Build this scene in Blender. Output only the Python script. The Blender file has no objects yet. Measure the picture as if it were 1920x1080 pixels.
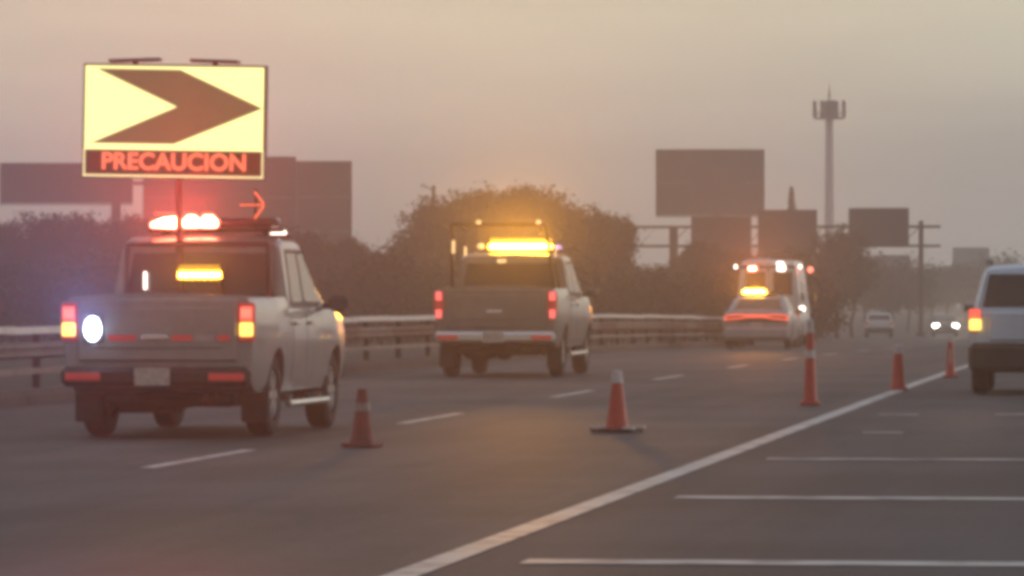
import bpy, bmesh, math, random
from mathutils import Vector, Matrix
R = math.radians
random.seed(7)
S = bpy.context.scene
COL = S.collection

# ------------------------------------------------------------------ camera, sky, sun, exposure
cam_d = bpy.data.cameras.new('camera'); cam = bpy.data.objects.new('camera', cam_d); COL.objects.link(cam)
cam.location = (0, 0, 1.4)
cam.rotation_euler = (R(90.03), 0, R(6.97))
cam_d.sensor_width = 36; cam_d.lens = 187.5
cam_d.clip_start = .5; cam_d.clip_end = 6000
S.camera = cam

SUN_EL, SUN_AZ = 14, 48          # azimuth measured from +Y (road ahead) towards +X
W = bpy.data.worlds.new('World'); S.world = W; W.use_nodes = True
nt = W.node_tree; nt.nodes.clear()
def wn(t, **k):
    n = nt.nodes.new(t)
    for a, b in k.items(): setattr(n, a, b)
    return n
w_out = wn('ShaderNodeOutputWorld'); w_bg = wn('ShaderNodeBackground')
sky = wn('ShaderNodeTexSky'); sky.sky_type = 'NISHITA'; sky.sun_disc = False
sky.sun_elevation = R(4); sky.sun_rotation = R(SUN_AZ); sky.dust_density = 6; sky.air_density = 1.5; sky.altitude = 2200
tc = wn('ShaderNodeTexCoord'); sep = wn('ShaderNodeSeparateXYZ')
ramp = wn('ShaderNodeValToRGB')
nt.links.new(tc.outputs['Generated'], sep.inputs[0])
mr = wn('ShaderNodeMapRange'); mr.inputs[1].default_value = -.02; mr.inputs[2].default_value = .5
nt.links.new(sep.outputs['Z'], mr.inputs[0]); nt.links.new(mr.outputs[0], ramp.inputs[0])
e = ramp.color_ramp.elements
# smoky dusk veil: grey-mauve at the skyline, tan above, dull grey-blue overhead
e[0].position = 0; e[0].color = (.48, .435, .42, 1)
e[1].position = 1; e[1].color = (.40, .42, .48, 1)
for p, c in ((.04, (.53, .475, .455)), (.085, (.74, .635, .55)), (.14, (.98, .82, .60)), (.3, (.80, .68, .56)), (.6, (.50, .50, .53))):
    x = e.new(p); x.color = (*c, 1)
mulv = wn('ShaderNodeVectorMath', operation='SCALE'); mulv.inputs['Scale'].default_value = 9.5
nt.links.new(ramp.outputs[0], mulv.inputs[0])
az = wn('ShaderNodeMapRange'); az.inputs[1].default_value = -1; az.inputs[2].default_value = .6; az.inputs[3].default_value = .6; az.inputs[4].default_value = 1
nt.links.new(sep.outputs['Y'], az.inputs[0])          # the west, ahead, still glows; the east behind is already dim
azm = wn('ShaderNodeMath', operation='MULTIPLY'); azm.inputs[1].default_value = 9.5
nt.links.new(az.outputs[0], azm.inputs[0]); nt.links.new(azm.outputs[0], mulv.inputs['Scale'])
mixw = wn('ShaderNodeMix', data_type='RGBA'); mixw.inputs[0].default_value = .82
nt.links.new(sky.outputs[0], mixw.inputs[6]); nt.links.new(mulv.outputs[0], mixw.inputs[7])
# the glow fades to a cool grey towards the north-east (right of the road) and overhead behind
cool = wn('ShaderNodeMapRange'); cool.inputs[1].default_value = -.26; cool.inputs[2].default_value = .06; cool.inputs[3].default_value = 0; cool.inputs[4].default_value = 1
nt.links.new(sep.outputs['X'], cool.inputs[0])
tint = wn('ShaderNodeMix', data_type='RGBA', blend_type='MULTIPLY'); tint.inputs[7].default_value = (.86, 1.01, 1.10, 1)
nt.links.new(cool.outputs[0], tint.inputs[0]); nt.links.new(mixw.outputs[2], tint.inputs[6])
# uneven bands of smoke in the sky
bn = wn('ShaderNodeTexNoise'); bn.inputs['Scale'].default_value = 5; bn.inputs['Detail'].default_value = 4
bm0 = wn('ShaderNodeMapping'); bm0.inputs['Scale'].default_value = (1, 1, 9)
nt.links.new(tc.outputs['Generated'], bm0.inputs[0]); nt.links.new(bm0.outputs[0], bn.inputs['Vector'])
br0 = wn('ShaderNodeMapRange'); br0.inputs[1].default_value = .3; br0.inputs[2].default_value = .7; br0.inputs[3].default_value = .86; br0.inputs[4].default_value = 1.14
nt.links.new(bn.outputs[0], br0.inputs[0])
bs = wn('ShaderNodeVectorMath', operation='SCALE'); nt.links.new(tint.outputs[2], bs.inputs[0]); nt.links.new(br0.outputs[0], bs.inputs['Scale'])
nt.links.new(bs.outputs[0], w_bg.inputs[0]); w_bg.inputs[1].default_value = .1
nt.links.new(w_bg.outputs[0], w_out.inputs[0])

sun_d = bpy.data.lights.new('sun', 'SUN'); sun = bpy.data.objects.new('sun', sun_d); COL.objects.link(sun)
sun_d.energy = .5; sun_d.angle = R(25); sun_d.color = (1, .86, .72)
sun.location = (40, 20, 60); sun.rotation_euler = (R(90 - SUN_EL), 0, R(180 - SUN_AZ))

S.view_settings.view_transform = 'Standard'; S.view_settings.look = 'None'
S.view_settings.exposure = .14; S.view_settings.gamma = 1; S.view_settings.use_curve_mapping = False
S.render.engine = 'CYCLES'
S.cycles.filter_width = 4.7
S.cycles.max_bounces = 5; S.cycles.diffuse_bounces = 2; S.cycles.glossy_bounces = 2
S.cycles.volume_bounces = 0; S.cycles.transmission_bounces = 2
S.cycles.sample_clamp_indirect = 4
S.cycles.use_denoising = True

# ------------------------------------------------------------------ materials
def mat(name, col, rough=.6, metal=0, noise=None, coat=0, spec=.5, emit=None, strength=0, bump=None):
    m = bpy.data.materials.new(name); m.use_nodes = True
    t = m.node_tree; b = t.nodes['Principled BSDF']
    b.inputs['Base Color'].default_value = (*col, 1)
    b.inputs['Roughness'].default_value = rough; b.inputs['Metallic'].default_value = metal
    b.inputs['Specular IOR Level'].default_value = spec
    b.inputs['Coat Weight'].default_value = coat
    if emit:
        b.inputs['Emission Color'].default_value = (*emit, 1); b.inputs['Emission Strength'].default_value = strength
    if noise:                       # (scale, second colour, low, high)
        sc, c2, lo, hi = noise
        co = t.nodes.new('ShaderNodeTexCoord'); n = t.nodes.new('ShaderNodeTexNoise'); n.inputs['Scale'].default_value = sc
        n.inputs['Detail'].default_value = 6; n.inputs['Roughness'].default_value = .65
        mp = t.nodes.new('ShaderNodeMapRange'); mp.inputs[1].default_value = lo; mp.inputs[2].default_value = hi
        mx = t.nodes.new('ShaderNodeMix'); mx.data_type = 'RGBA'
        mx.inputs[6].default_value = (*col, 1); mx.inputs[7].default_value = (*c2, 1)
        t.links.new(co.outputs['Object'], n.inputs['Vector']); t.links.new(n.outputs['Fac'], mp.inputs[0])
        t.links.new(mp.outputs[0], mx.inputs[0]); t.links.new(mx.outputs[2], b.inputs['Base Color'])
    if bump:
        co = t.nodes.new('ShaderNodeTexCoord'); n = t.nodes.new('ShaderNodeTexNoise'); n.inputs['Scale'].default_value = bump[0]
        n.inputs['Detail'].default_value = 4
        bp = t.nodes.new('ShaderNodeBump'); bp.inputs['Strength'].default_value = bump[1]; bp.inputs['Distance'].default_value = bump[2]
        t.links.new(co.outputs['Object'], n.inputs['Vector']); t.links.new(n.outputs['Fac'], bp.inputs['Height'])
        t.links.new(bp.outputs[0], b.inputs['Normal'])
    return m

def road_mat(name, c1, c2, rough):
    """asphalt: stretched wheel-track wear, broad patches, fine aggregate"""
    m = mat(name, c1, rough, spec=.4)
    t = m.node_tree; b = t.nodes['Principled BSDF']
    co = t.nodes.new('ShaderNodeTexCoord')
    def nz(scale, vec=None, detail=5):
        n = t.nodes.new('ShaderNodeTexNoise'); n.inputs['Scale'].default_value = scale; n.inputs['Detail'].default_value = detail
        n.inputs['Roughness'].default_value = .6
        if vec:
            mp = t.nodes.new('ShaderNodeMapping'); mp.inputs['Scale'].default_value = vec
            t.links.new(co.outputs['Object'], mp.inputs[0]); t.links.new(mp.outputs[0], n.inputs['Vector'])
        else: t.links.new(co.outputs['Object'], n.inputs['Vector'])
        return n
    a = nz(1.0, (1.1, .03, 1)); p = nz(.22); f = nz(14, None, 3)
    s1 = t.nodes.new('ShaderNodeMath'); s1.operation = 'ADD'; t.links.new(a.outputs[0], s1.inputs[0]); t.links.new(p.outputs[0], s1.inputs[1])
    s2 = t.nodes.new('ShaderNodeMath'); s2.operation = 'MULTIPLY_ADD'; t.links.new(f.outputs[0], s2.inputs[0]); s2.inputs[1].default_value = .55
    t.links.new(s1.outputs[0], s2.inputs[2])
    mp = t.nodes.new('ShaderNodeMapRange'); mp.inputs[1].default_value = 1.12; mp.inputs[2].default_value = 1.42
    t.links.new(s2.outputs[0], mp.inputs[0])
    mx = t.nodes.new('ShaderNodeMix'); mx.data_type = 'RGBA'; mx.inputs[6].default_value = (*c1, 1); mx.inputs[7].default_value = (*c2, 1)
    t.links.new(mp.outputs[0], mx.inputs[0]); t.links.new(mx.outputs[2], b.inputs['Base Color'])
    bp = t.nodes.new('ShaderNodeBump'); bp.inputs['Strength'].default_value = .5; bp.inputs['Distance'].default_value = .01
    t.links.new(f.outputs[0], bp.inputs['Height']); t.links.new(bp.outputs[0], b.inputs['Normal'])
    return m

M = {}
M['asphalt'] = road_mat('worn_asphalt', (.050, .042, .042), (.098, .083, .081), .75)
M['asphalt_dark'] = road_mat('dark_asphalt', (.030, .030, .034), (.066, .064, .070), .75)
M['paint_line'] = mat('road_paint', (.62, .58, .54), .6, noise=(2.6, (.13, .12, .115), .47, .70))
M['paint_worn'] = mat('worn_road_paint', (.50, .47, .45), .6, noise=(2.4, (.07, .068, .068), .42, .62))
M['soil'] = mat('dry_verge', (.045, .038, .028), .95, noise=(.3, (.03, .033, .02), .4, .6))
M['concrete'] = mat('barrier_concrete', (.085, .068, .062), .9, noise=(1.2, (.05, .042, .04), .42, .7), bump=(20, .3, .01))
M['beam'] = mat('dull_beam', (.20, .165, .155), .6, .2, noise=(1.8, (.11, .085, .08), .42, .7))
M['beam_rusty'] = mat('rusty_beam', (.16, .10, .085), .7, .2, noise=(1.8, (.09, .06, .05), .42, .7))
M['cone_flare_dull'] = mat('flare_dull_cone', (.24, .05, .038), .7, noise=(7, (.13, .045, .04), .42, .7))  # orange dulled in the colour to stand in for veiling flare
M['band_flare_dull'] = mat('flare_dull_band', (.34, .27, .25), .6, noise=(9, (.2, .12, .1), .42, .7))  # pale band muted in its colour too, for the same flare
M['rail_white'] = mat('white_rail_paint', (.80, .77, .73), .45, noise=(1.5, (.55, .5, .47), .5, .8))
M['silver'] = mat('silver_paint', (.33, .325, .32), .32, .3, coat=.7, noise=(2.5, (.23, .22, .21), .45, .8))
M['pewter'] = mat('pewter_paint', (.21, .205, .20), .32, .3, coat=.7, noise=(2.5, (.14, .135, .13), .45, .8))
M['white_paint'] = mat('white_paint', (.72, .71, .69), .35, 0, coat=.6, noise=(2.5, (.58, .56, .54), .5, .8))
M['grey_paint'] = mat('grey_blue_paint', (.58, .65, .75), .35, .05, coat=.6, noise=(2, (.48, .54, .63), .45, .8))
M['dark_paint'] = mat('dark_paint', (.03, .032, .04), .35, 0, coat=.6)
M['bright_white'] = mat('clean_white_paint', (.90, .90, .88), .3, coat=.6, noise=(2, (.82, .82, .8), .45, .8))
M['patrol_paint'] = mat('patrol_paint', (.42, .40, .40), .35, .1, coat=.6, noise=(2, (.34, .32, .32), .45, .8))
M['glass'] = mat('dark_glass', (.018, .02, .022), .06, 0, spec=.6)
M['glass_pale'] = mat('sky_lit_glass', (.10, .11, .11), .08, 0, spec=.9)
M['black'] = mat('black_plastic', (.022, .021, .021), .6, noise=(6, (.035, .033, .032), .4, .7))
M['rubber'] = mat('tyre_rubber', (.018, .017, .017), .85, bump=(30, .4, .01))
M['steel'] = mat('rim_steel', (.34, .34, .34), .4, .8)
M['chrome'] = mat('chrome', (.72, .70, .68), .22, .9)
M['dark_metal'] = mat('dark_metal', (.05, .048, .048), .55, .5)
M['gantry'] = mat('gantry_steel', (.045, .046, .052), .6, .3, noise=(2, (.06, .055, .055), .4, .7))
M['sign_back'] = mat('sign_back', (.034, .044, .064), .6, .2, noise=(.6, (.027, .036, .052), .4, .7))
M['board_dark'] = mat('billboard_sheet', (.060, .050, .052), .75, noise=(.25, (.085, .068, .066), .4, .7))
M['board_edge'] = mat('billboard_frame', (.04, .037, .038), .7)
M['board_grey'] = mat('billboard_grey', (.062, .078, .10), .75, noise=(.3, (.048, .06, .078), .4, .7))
M['tower'] = mat('tower_paint', (.80, .72, .70), .6, noise=(.4, (.70, .62, .60), .4, .7))
M['antenna'] = mat('antenna_grey', (.16, .14, .14), .6)
M['bark'] = mat('bark', (.05, .038, .03), .9)
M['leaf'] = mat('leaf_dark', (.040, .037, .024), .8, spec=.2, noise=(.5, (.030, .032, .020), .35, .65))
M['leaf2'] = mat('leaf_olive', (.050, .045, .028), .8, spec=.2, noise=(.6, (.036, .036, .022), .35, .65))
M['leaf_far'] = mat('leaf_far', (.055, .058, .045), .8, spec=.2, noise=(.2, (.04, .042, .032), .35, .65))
M['orange'] = mat('cone_orange', (.50, .050, .028), .5, noise=(9, (.34, .036, .024), .45, .75))
M['reflective'] = mat('reflective_sleeve', (.64, .57, .55), .4, noise=(16, (.40, .30, .28), .45, .7))
M['reflective_dim'] = mat('dusty_reflective_tape', (.50, .46, .44), .45, noise=(12, (.3, .27, .26), .4, .7))
M['red_reflector'] = mat('red_reflector', (.55, .03, .03), .3, spec=.7, emit=(1, .10, .08), strength=.12)
M['plate'] = mat('number_plate', (.62, .55, .48), .5, noise=(14, (.35, .30, .27), .45, .7))
M['wall_far'] = mat('far_wall', (.22, .21, .20), .8)
# lit lamps
def lamp(name, col, s): return mat(name, (.2, .2, .2), .4, emit=col, strength=s)
M['red_core'] = lamp('red_beacon_lit', (1, .14, .075), 45)
M['red_line'] = lamp('red_strip_lit', (1, .17, .10), 1.6)
M['amber_core'] = lamp('amber_bar_lit', (1, .47, .035), 55)
M['amber_soft'] = lamp('amber_bar_housing_lit', (1, .46, .01), 1.5)
M['white_core'] = lamp('white_flasher_lit', (.55, .72, 1), 16)
M['warm_core'] = lamp('warm_lamp_and_glint', (1, .86, .70), 4)
M['head_core'] = lamp('headlight_lit', (1, .95, .82), 14)
M['tail_red'] = lamp('tail_lens_lit', (1, .085, .05), 1.1)
M['tail_red_hot'] = lamp('tail_bulb_lit', (1, .22, .14), 2.2)
M['tail_amber'] = lamp('indicator_lens_lit', (1, .62, .10), 2.2)
M['tail_pink'] = lamp('tail_lens_pink_lit', (1, .13, .12), 1.2)
M['led_bar_red'] = lamp('tail_strip_lit', (1, .11, .06), 1.6)
M['blue_dot'] = lamp('violet_marker_lit', (.55, .30, 1), 1.0)
M['amber_dot'] = lamp('amber_marker_lit', (1, .62, .25), 1.1)
M['sign_yellow'] = lamp('sign_yellow_lit', (1.0, .95, .36), 1.18)
M['sign_veil_glow'] = mat('unlit_cells_veil_glow', (.13, .11, .055), .6, noise=(3, (.10, .08, .045), .4, .7), emit=(1, .66, .26), strength=.11)  # unlit cells; a faint glow is put in for the veiling glare
M['sign_text_bed'] = mat('sign_text_field', (.05, .042, .02), .6, emit=(.9, .42, .12), strength=.02)
M['sign_red'] = lamp('sign_red_lit', (1, .15, .06), 1.25)
M['sign_dot'] = lamp('sign_border_lit', (1, .88, .42), 1.5)

# ------------------------------------------------------------------ mesh builder
class MB:
    def __init__(s): s.v = []; s.f = []
    def add(s, vs, fs):
        o = len(s.v); s.v += [tuple(p) for p in vs]; s.f += [tuple(i + o for i in q) for q in fs]; return s
    def box(s, c, d, rot=None):
        x, y, z = (k / 2 for k in d); c = Vector(c)
        vs = [Vector((i * x, j * y, k * z)) for i in (-1, 1) for j in (-1, 1) for k in (-1, 1)]
        if rot: vs = [rot @ p for p in vs]
        return s.add([p + c for p in vs], [(0, 1, 3, 2), (4, 6, 7, 5), (0, 4, 5, 1), (2, 3, 7, 6), (0, 2, 6, 4), (1, 5, 7, 3)])
    def cbox(s, c, d, ch=.02, rot=None):
        x, y, z = (k / 2 for k in d); ch = min(ch, x * .9, y * .9, z * .9)
        bm = bmesh.new()
        for i in (-1, 1):
            for j in (-1, 1):
                for k in (-1, 1):
                    for q in ((x, y - ch, z - ch), (x - ch, y, z - ch), (x - ch, y - ch, z)):
                        bm.verts.new((i * q[0], j * q[1], k * q[2]))
        bmesh.ops.convex_hull(bm, input=bm.verts)
        bm.verts.ensure_lookup_table(); bm.verts.index_update()
        vs = [v.co.copy() for v in bm.verts]; fs = [tuple(v.index for v in f.verts) for f in bm.faces]; bm.free()
        if rot: vs = [rot @ p for p in vs]
        c = Vector(c)
        return s.add([p + c for p in vs], fs)
    def tube(s, p0, p1, r0, r1=None, n=10, cap=True):
        r1 = r0 if r1 is None else r1
        p0, p1 = Vector(p0), Vector(p1); a = (p1 - p0).normalized()
        u = a.orthogonal().normalized(); w = a.cross(u)
        vs = []
        for p, r in ((p0, r0), (p1, r1)):
            for i in range(n):
                t = 2 * math.pi * i / n; vs.append(p + u * (r * math.cos(t)) + w * (r * math.sin(t)))
        fs = [(i, (i + 1) % n, n + (i + 1) % n, n + i) for i in range(n)]
        if cap: fs += [tuple(range(n - 1, -1, -1)), tuple(range(n, 2 * n))]
        return s.add(vs, fs)
    def path(s, pts, r, n=8):
        for a, b in zip(pts, pts[1:]): s.tube(a, b, r, r, n)
        return s
    def lathe(s, prof, n=20, c=(0, 0, 0), axis='z'):
        c = Vector(c); vs = []; m = len(prof)
        for i in range(n):
            t = 2 * math.pi * i / n
            for r, h in prof:
                p = (r * math.cos(t), r * math.sin(t), h)
                if axis == 'x': p = (h, p[0], p[1])
                if axis == 'y': p = (p[0], h, p[1])
                vs.append(Vector(p) + c)
        fs = [(i * m + j, ((i + 1) % n) * m + j, ((i + 1) % n) * m + j + 1, i * m + j + 1) for i in range(n) for j in range(m - 1)]
        return s.add(vs, fs)
    def prism(s, poly, off):
        """poly: 3-D points in order, off: vector to extrude by"""
        n = len(poly); off = Vector(off)
        vs = [Vector(p) for p in poly] + [Vector(p) + off for p in poly]
        fs = [tuple(range(n)), tuple(range(2 * n - 1, n - 1, -1))] + [(i, n + i, n + (i + 1) % n, (i + 1) % n) for i in range(n)]
        return s.add(vs, fs)
    def loft(s, loops, cap=True, closed=True):
        m = len(loops[0]); vs = [p for l in loops for p in l]; fs = []
        for k in range(len(loops) - 1):
            for i in range(m if closed else m - 1):
                j = (i + 1) % m; fs.append((k * m + i, k * m + j, (k + 1) * m + j, (k + 1) * m + i))
        if cap:
            fs.append(tuple(range(m - 1, -1, -1))); q = (len(loops) - 1) * m; fs.append(tuple(range(q, q + m)))
        return s.add(vs, fs)
    def mesh(s, name, m, smooth=True, ang=35, weld=False):
        me = bpy.data.meshes.new(name); me.from_pydata(s.v, [], s.f)
        bm = bmesh.new(); bm.from_mesh(me)
        if weld: bmesh.ops.remove_doubles(bm, verts=bm.verts, dist=1e-5)
        bmesh.ops.recalc_face_normals(bm, faces=bm.faces); bm.to_mesh(me); bm.free()
        me.materials.append(m)
        if smooth:
            me.polygons.foreach_set('use_smooth', [True] * len(me.polygons)); me.set_sharp_from_angle(angle=R(ang))
        return me
    def build(s, name, m, parent=None, smooth=True, ang=35, loc=None):
        o = bpy.data.objects.new(name, s.mesh(name, m, smooth, ang)); COL.objects.link(o)
        if parent: o.parent = parent
        if loc: o.location = loc
        return o

def tag(o, label=None, cat=None, group=None, kind=None):
    if label: o['label'] = label
    if cat: o['category'] = cat
    if group: o['group'] = group
    if kind: o['kind'] = kind
    return o
def empty(name, loc, rz=0, label=None, cat=None, group=None):
    o = bpy.data.objects.new(name, None); COL.objects.link(o); o.location = loc; o.rotation_euler = (0, 0, rz)
    o.empty_display_size = .3
    return tag(o, label, cat, group)
def inst(name, me, parent, loc=(0, 0, 0), rot=(0, 0, 0), sc=None):
    o = bpy.data.objects.new(name, me); COL.objects.link(o); o.parent = parent; o.location = loc; o.rotation_euler = rot
    if sc: o.scale = sc
    return o
def glow(parent, loc, col, watts, cone=70, r=.05, yaw=186, up=3):
    """the beam of a lit lamp: lens throws its light backwards (yaw 180) or forwards (0)"""
    d = bpy.data.lights.new('lamp_beam', 'SPOT'); d.energy = watts; d.color = col; d.spot_size = R(cone); d.spot_blend = 1
    d.shadow_soft_size = r
    o = bpy.data.objects.new('lamp_beam', d); COL.objects.link(o); o.parent = parent; o.location = loc
    o.rotation_euler = (R(90 + up), 0, R(yaw))
    return o
def tab(t, x):
    if x <= t[0][0]: return t[0][1]
    for (a, b), (c, d) in zip(t, t[1:]):
        if x <= c: return b + (d - b) * (x - a) / (c - a) if c > a else d
    return t[-1][1]

# ------------------------------------------------------------------ lie of the land
def G(y):                      # the road tips gently downhill beyond a crest
    if y < 75: return 0.
    if y < 215: return -4.3e-5 * (y - 75) ** 2
    z = -.843
    return z - .0057 * (min(y, 450) - 215)
def CX(y):                     # and bends to the left
    if y < 150: return 0.
    return -2.4e-4 * (min(y, 380) - 150) ** 2 - (.11 * (y - 380) if y > 380 else 0)

ys = [-20, 0, 10] + [15 + 5 * i for i in range(90)] + [480, 520, 580, 660, 760, 900, 1200]
def strip(x0, x1, ya, yb, dz, curve=True, thick=0, nx=2, step=5):
    m = MB(); n = max(1, int((yb - ya) / step)); yy = [ya + (yb - ya) * i / n for i in range(n + 1)]
    xs = [x0 + (x1 - x0) * i / nx for i in range(nx + 1)]
    vs = [((CX(y) if curve else 0) + x, y, G(y) + dz) for y in yy for x in xs]
    k = nx + 1
    fs = [(i * k + j, i * k + j + 1, (i + 1) * k + j + 1, (i + 1) * k + j) for i in range(n) for j in range(nx)]
    return m.add(vs, fs)
g = MB(); gx = [-420, -120, -60, -26, 8, 60, 260]
g.add([(x, y, G(y) - .03) for y in ys for x in gx], [(i * 7 + j, i * 7 + j + 1, (i + 1) * 7 + j + 1, (i + 1) * 7 + j) for i in range(len(ys) - 1) for j in range(6)])
tag(g.build('ground', M['soil']), kind='structure')
road = tag(strip(-14.25, -3.78, -10, 460, .0).build('road', M['asphalt']), kind='structure')
lane = tag(strip(-3.78, 5.5, -10, 460, .0).build('road', M['asphalt_dark']), kind='structure')
strip(-3.80, -3.62, 8, 200, .005).build('edge_line', M['paint_line'], road)
y = 9.4 - 14
for i in range(13):
    y0 = 13.2 + i * 14.1
    strip(-8.03, -7.90, y0, y0 + 4.8, .005, step=2.4, nx=1).build('lane_dash', M['paint_line'], road)
for i, yy in enumerate((18.9, 27.35, 35.95, 44.25)):
    m = M['paint_line'] if i in (1, 2) else M['paint_worn']
    strip(-3.28, 3.2, yy - .22, yy + .22, .005, step=.44, nx=8).build('rumble_line', m, lane)

for a, b, yy in ((-3.2, -2.75, 60.3), (-1.9, 3.2, 60.6), (-2.95, -2.55, 52.6)):
    strip(a, b, yy - .22, yy + .22, .005, step=.44, nx=4).build('rumble_line', M['paint_worn'], lane)

# ------------------------------------------------------------------ median barrier: concrete segments under a white rail
bar = empty('median_barrier', (-14.0, 20, 0), 0, 'long roadside barrier with a white top rail over dull beams and dark posts', 'barrier')
y = 20.; rb_ = random.Random(5)
def bpt(y, dx, dz): return (CX(y) + dx, y - 20, G(y) + dz)
def bar_run(ya, yb, prof, name, m, ang=30):
    return MB().loft([[bpt(ya, a, b) for a, b in prof], [bpt(yb, a, b) for a, b in prof]]).build(name, m, bar, ang=ang)
TOP = [(-.05, .87), (-.05, .955), (.05, .955), (.05, .87)]
WB = [(-.03, .56), (.03, .57), (.085, .60), (.085, .63), (.03, .655), (.03, .675), (.085, .70), (.085, .73), (.03, .755), (-.03, .765)]
LOW = [(-.03, .37), (-.03, .44), (.04, .44), (.04, .37)]
KB = [(-.22, -.02), (-.22, .15), (-.17, .18), (.15, .18), (.22, .12), (.24, -.02)]
while y < 330:
    L = 4. if y < 200 else 8.
    j1, j2, j3 = (rb_.uniform(-.008, .008) for _ in range(3))
    bar_run(y, y + L - .012, [(a + j1, b + j1) for a, b in TOP], 'top_rail', M['rail_white'])
    bar_run(y, y + L - .012, [(a + j2, b + j2) for a, b in WB], 'beam', M['beam'] if rb_.random() < .7 else M['beam_rusty'])
    bar_run(y, y + L - .012, [(a + j3, b + j3) for a, b in LOW], 'lower_rail', M['beam'])
    bar_run(y, y + L - .03, KB, 'kerb_stone', M['concrete'])
    for k in (.5,):
        MB().cbox(bpt(y + L * k, -.10, .44), (.10, .12, .86), .01).build('post', M['gantry'], bar)
    y += L

# ------------------------------------------------------------------ vegetation
def leaf_mesh(name, m, rx, rz, n_cl, per, lsize, seed, spiky=0, lump=.35):
    rnd = random.Random(seed); b = MB()
    lobes = []
    for _ in range(9):
        a = rnd.uniform(0, 6.28); h = rnd.uniform(-.75, .8); q = rnd.uniform(.2, .62) * math.sqrt(max(.1, 1 - h * h))
        lobes.append((math.cos(a) * q, math.sin(a) * q, h * .72, rnd.uniform(.30, .52)))
    for _ in range(n_cl):
        if spiky:
            t = rnd.random() ** .8; h = t; rr = (1 - t) ** .8 * rnd.uniform(.3, 1); a = rnd.uniform(0, 6.28)
            cx, cy, cz = rx * rr * math.cos(a), rx * rr * math.sin(a), rz * (2 * h - 1)
        else:
            lx, ly, lz, lr = rnd.choice(lobes)
            d = Vector((rnd.gauss(0, 1), rnd.gauss(0, 1), rnd.gauss(0, 1))).normalized() * lr * rnd.uniform(.55, 1.05)
            cx, cy, cz = rx * (lx + d.x), rx * (ly + d.y), rz * (lz + d.z)
        cs = lsize * rnd.uniform(1.2, 2.4) * ((.25 + 1.0 * (1 - t)) if spiky else 1)
        for _ in range(per):
            p = Vector((cx + rnd.gauss(0, cs * .55), cy + rnd.gauss(0, cs * .55), cz + rnd.gauss(0, cs * .45)))
            u = Vector((rnd.gauss(0, 1), rnd.gauss(0, 1), rnd.gauss(0, .7))).normalized(); w = u.orthogonal().normalized()
            w = Matrix.Rotation(rnd.uniform(0, 6.28), 3, u) @ w; v = u.cross(w)
            l = lsize * rnd.uniform(.5, 1.1); k = l * rnd.uniform(.35, .6)
            b.add([p - w * l * .5, p + v * k * .5, p + w * l * .5, p - v * k * .5], [(0, 1, 2, 3)])
    me = bpy.data.meshes.new(name); me.from_pydata(b.v, [], b.f); me.materials.append(m); return me
def trunk_mesh(name, h, r, seed, limbs=6):
    rnd = random.Random(seed); b = MB(); p = Vector((0, 0, -.15)); rr = r
    for i in range(4):
        q = p + Vector((rnd.gauss(0, .12), rnd.gauss(0, .12), h / 4)); b.tube(p, q, rr, rr * .8, 8); p = q; rr *= .8
        if i > 0:
            for _ in range(limbs // 3):
                a = rnd.uniform(0, 6.28); d = Vector((math.cos(a), math.sin(a), rnd.uniform(.5, 1.1)))
                e_ = p + d * h * .28; b.tube(p, e_, rr * .5, rr * .25, 6); b.tube(e_, e_ + (d + Vector((rnd.gauss(0, .4), rnd.gauss(0, .4), .3))) * h * .14, rr * .25, rr * .1, 5)
    return b.mesh(name, M['bark'])
crowns = [leaf_mesh('crown', M['leaf' if k % 2 else 'leaf2'], 2.6, 3.1, 620, 24, .24, 10 + k) for k in range(5)]
bushes = [leaf_mesh('foliage', M['leaf' if k % 2 else 'leaf2'], 1.9, 1.5, 320, 22, .22, 40 + k) for k in range(3)]
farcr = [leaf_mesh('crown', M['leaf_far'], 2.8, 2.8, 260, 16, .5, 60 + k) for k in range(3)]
trunks = [trunk_mesh('trunk', 4.6, .17, 80 + k) for k in range(3)]
stems = [trunk_mesh('stem', 1.6, .05, 90 + k, 3) for k in range(2)]
def tree(x, y, h, label, group, wide=1., far=False, k=None):
    k = random.randrange(99) if k is None else k
    s = h / 8.
    o = empty('leafy_tree', (x, y, G(y) - .02), random.uniform(0, 6.28), label, 'tree', group)
    inst('trunk', trunks[k % 3], o, sc=(s, s, s))
    cr = (farcr if far else crowns)[k % (3 if far else 5)]
    inst('crown', cr, o, (0, 0, 4.75 * s), (0, 0, k), (s * wide, s * wide, s))
    return o
def bush(x, y, h, label, group, wide=1.):
    k = random.randrange(99); s = h / 3.
    o = empty('shrub', (x, y, G(y) - .02), random.uniform(0, 6.28), label, 'shrub', group)
    inst('stem', stems[k % 2], o, sc=(s, s, s))
    inst('foliage', bushes[k % 3], o, (0, 0, 1.45 * s), (0, 0, k), (s * wide, s * wide, s))
    return o
def X(px, y): return y * math.tan(math.atan((px - 960) / 1e4) - R(6.97))           # bearing on the photograph, turned into metres beside the road
LROW = ('dark leafy tree in the hazy row behind the left barrier', 'trees of the hazy row behind the barrier')
for px, y, h in ((-330, 262, 6.6), (-265, 255, 6.8), (-200, 262, 6.3), (-130, 255, 6.7), (-60, 255, 6.4), (20, 262, 6.3), (75, 250, 6.6), (140, 265, 6.9), (205, 252, 6.5), (270, 262, 6.7), (335, 250, 6.4), (400, 258, 6.2),
                 (460, 250, 6.0), (520, 262, 5.9), (580, 250, 5.6), (640, 262, 5.5), (690, 255, 4.9), (735, 262, 4.9)):
    tree(X(px, y), y, h, *LROW, wide=1.15)
CROW = ('tall rounded tree in the dark clump behind the second pickup', 'tall trees of the clump behind the second pickup')
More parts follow.
